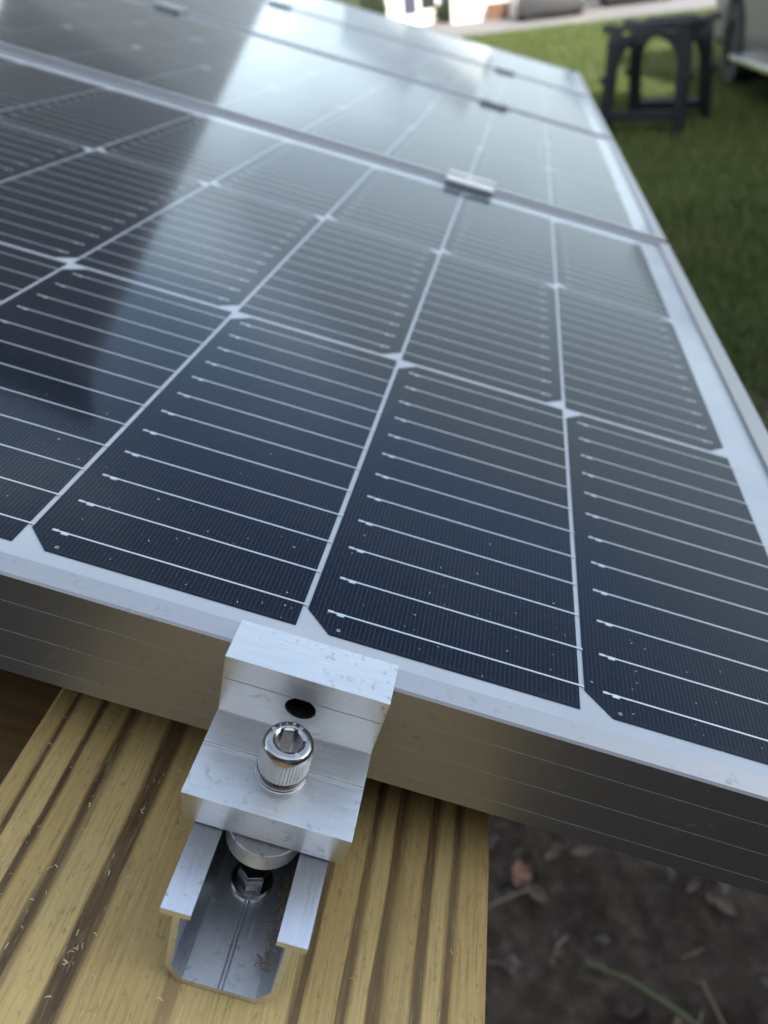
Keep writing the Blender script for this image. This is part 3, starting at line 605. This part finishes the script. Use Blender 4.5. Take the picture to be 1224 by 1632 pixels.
# ================================================================== background: houses
M_WHITE = mat('white_siding', (0.80, 0.79, 0.77), 0.6); M_TRIMW = mat('white_trim', (0.82, 0.82, 0.81), 0.5); M_SHUT = mat('navy_shutter', (0.022, 0.030, 0.070), 0.5)
M_PANE = mat('window_pane', (0.03, 0.035, 0.035), 0.08); M_ROOF = mat('grey_shingles', (0.17, 0.18, 0.20), 0.9); M_TAUPE = mat('taupe_siding', (0.078, 0.079, 0.082), 0.7)
M_DOORP = mat('door_paint', (0.10, 0.05, 0.03), 0.5)
def make_house(mw, label, x0, x1, depth, h, wall_m, wins, ridge=2.2, shutters=True, siding=True, boards=0.19, trim=None, board_at=None, upper=None):
    """front face lies in y=0 and looks towards -y"""
    r = thing('house', label, 'house', world_m=mw)
    MB().box(x0, x1, 0, depth, 0, h).build('wall', wall_m, r)
    if siding:
        k = int(h / boards)
        me = MB().prism([(0.0, 0.0), (-0.022, 0.0), (-0.006, boards - 0.004), (0.0, boards - 0.004)], x0, x1, 0).mesh('siding_board'); me.materials.append(wall_m)
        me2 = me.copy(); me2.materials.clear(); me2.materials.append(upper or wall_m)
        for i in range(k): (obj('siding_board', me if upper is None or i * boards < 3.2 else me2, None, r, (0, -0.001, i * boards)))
        ms_ = MB().prism([(0.0, 0.0), (0.022, 0.0), (0.006, boards - 0.004), (0.0, boards - 0.004)], 0, depth, 1).mesh('siding_board'); ms_.materials.append(wall_m)
        for i in range(k): obj('siding_board', ms_, None, r, (x1 + 0.001, 0, i * boards))
    MB().box(x1 - 0.10, x1 + 0.03, -0.035, 0.10, 0, h).build('corner_trim', trim or M_TRIMW, r)
    if board_at is not None: MB().box(board_at - 0.10, board_at + 0.10, -0.05, -0.001, 2.2, h - 0.05).build('trim_board', mat('grey_trim', (0.055, 0.065, 0.08), 0.6), r)
    ov = 0.35; ymid = depth / 2
    rf = MB().prism([(-ov, h - 0.10), (ymid, h + ridge), (depth + ov, h - 0.10), (depth + ov, h + 0.05), (ymid, h + ridge + 0.16), (-ov, h + 0.05)], x0 - 0.3, x1 + 0.3, 0).build('roof', M_ROOF, r)
    MB().box(x0 - 0.3, x1 + 0.3, -ov - 0.12, -ov, h - 0.10, h + 0.02).build('gutter', trim or M_TRIMW, rf)
    MB().prism([(0.02, h - 0.02), (depth - 0.02, h - 0.02), (ymid, h + ridge - 0.05)], x1 - 0.05, x1 - 0.001, 0).build('gable', wall_m, r)
    for (cx, z0, ww, hh) in wins:
        w_ = MB().box(cx - ww / 2 - 0.09, cx + ww / 2 + 0.09, -0.06, 0.0, z0 - 0.10, z0 + hh + 0.09).build('window', M_TRIMW, r)
        for a_, b_ in ((z0, z0 + hh / 2 - 0.025), (z0 + hh / 2 + 0.025, z0 + hh)): MB().box(cx - ww / 2, cx + ww / 2, -0.064, -0.05, a_, b_).build('pane', M_PANE, w_)
        if shutters:
            for s in (-1, 1):
                sh = MB().box(cx + s * (ww / 2 + 0.33) - 0.22, cx + s * (ww / 2 + 0.33) + 0.22, -0.055, -0.02, z0 - 0.08, z0 + hh + 0.06).build('shutter', M_SHUT, r)
    return r
HOUSE_Y = 29.5
make_house(Matrix.Translation((0, HOUSE_Y, 0)), 'white house with navy shutters across the road', -4.75, -2.55, 7.0, 3.3, M_WHITE,
           [(-3.35, 0.40, 0.50, 1.5)], 1.5, siding=False)
make_house(Matrix.Translation((0, HOUSE_Y - 1.6, 0)), 'white garage wing beside the shuttered house', -2.50, -0.35, 6.0, 2.8, M_WHITE, [], 1.2, siding=False)
make_house(place(-2.15, 8.5, rad(16)), 'tall dark grey sided house mirrored in the upper left of the panels', -11.0, 0.0, 9.0, 7.0, M_TAUPE, [(-2.6, 3.0, 1.1, 1.7), (-6.0, 4.0, 0.9, 1.4), (-6.0, 1.0, 0.9, 1.5)], 2.6, shutters=False, trim=M_TAUPE, upper=mat('dark_upper_siding', (0.032, 0.031, 0.032), 0.75))  # upper siding boards are darker than those of the lower storey
make_house(place(0.0, -3.0, rad(180)), 'unseen house added behind the viewer to shade the array', -14.0, 16.0, 9.0, 4.4, M_TAUPE, [(-5, 1.0, 1.0, 1.5), (-1.5, 1.0, 1.0, 1.5), (4, 1.0, 1.0, 1.5)], 1.6, shutters=False)  # added out of view to cast shade and block low sky behind the camera
# planter, porch posts and dark shrub by the white house
pl = thing('planter_box', 'brown planter box by the white wall across the road', 'planter', world_m=Matrix.Translation((-1.15, HOUSE_Y - 2.15, 0)))
for q in range(3): MB().box(-0.33, 0.33, -0.17, 0.17, 0.02 + q * 0.14, 0.15 + q * 0.14).build('plank', mat('terracotta_wood', (0.13, 0.07, 0.045), 0.8), pl, bevel=0.01)
mb = MB(); r_ = random.Random(3)
M_SHRUB = mat('shrub_leaf', (0.02, 0.035, 0.012), 0.7)
def shrub(x, y, hgt, rx, label):
    s_ = thing('shrub', label, 'shrub', world_m=Matrix.Translation((x, y, 0)))
    MB().tube([(0, 0, 0), (0.03, 0, hgt * 0.5)], [0.03, 0.012], 6).build('stem', M_BEAM, s_)
    m_ = MB()
    for _ in range(900):
        a, b = r_.uniform(0, 6.28), r_.uniform(-1, 1); q = r_.uniform(0.3, 1) ** 0.5
        c = Vector((math.cos(a) * math.sqrt(1 - b * b) * rx * q, math.sin(a) * math.sqrt(1 - b * b) * rx * q, hgt * 0.55 + b * hgt * 0.5 * q)); d = Vector((r_.gauss(0, 1), r_.gauss(0, 1), r_.gauss(0, 1))).normalized() * 0.06; e = d.orthogonal().normalized() * 0.03
        k = len(m_.v); m_.v += [tuple(c - d), tuple(c + e), tuple(c + d), tuple(c - e)]; m_.f.append((k, k + 1, k + 2, k + 3))
    m_.build('foliage', M_SHRUB, s_)
shrub(-2.75, HOUSE_Y - 0.5, 0.55, 0.40, 'low dark shrub at the foot of the white house')
shrub(-5.0, HOUSE_Y - 0.6, 1.1, 0.45, 'taller dark shrub left of the navy shutters')
bpy.context.view_layer.update()
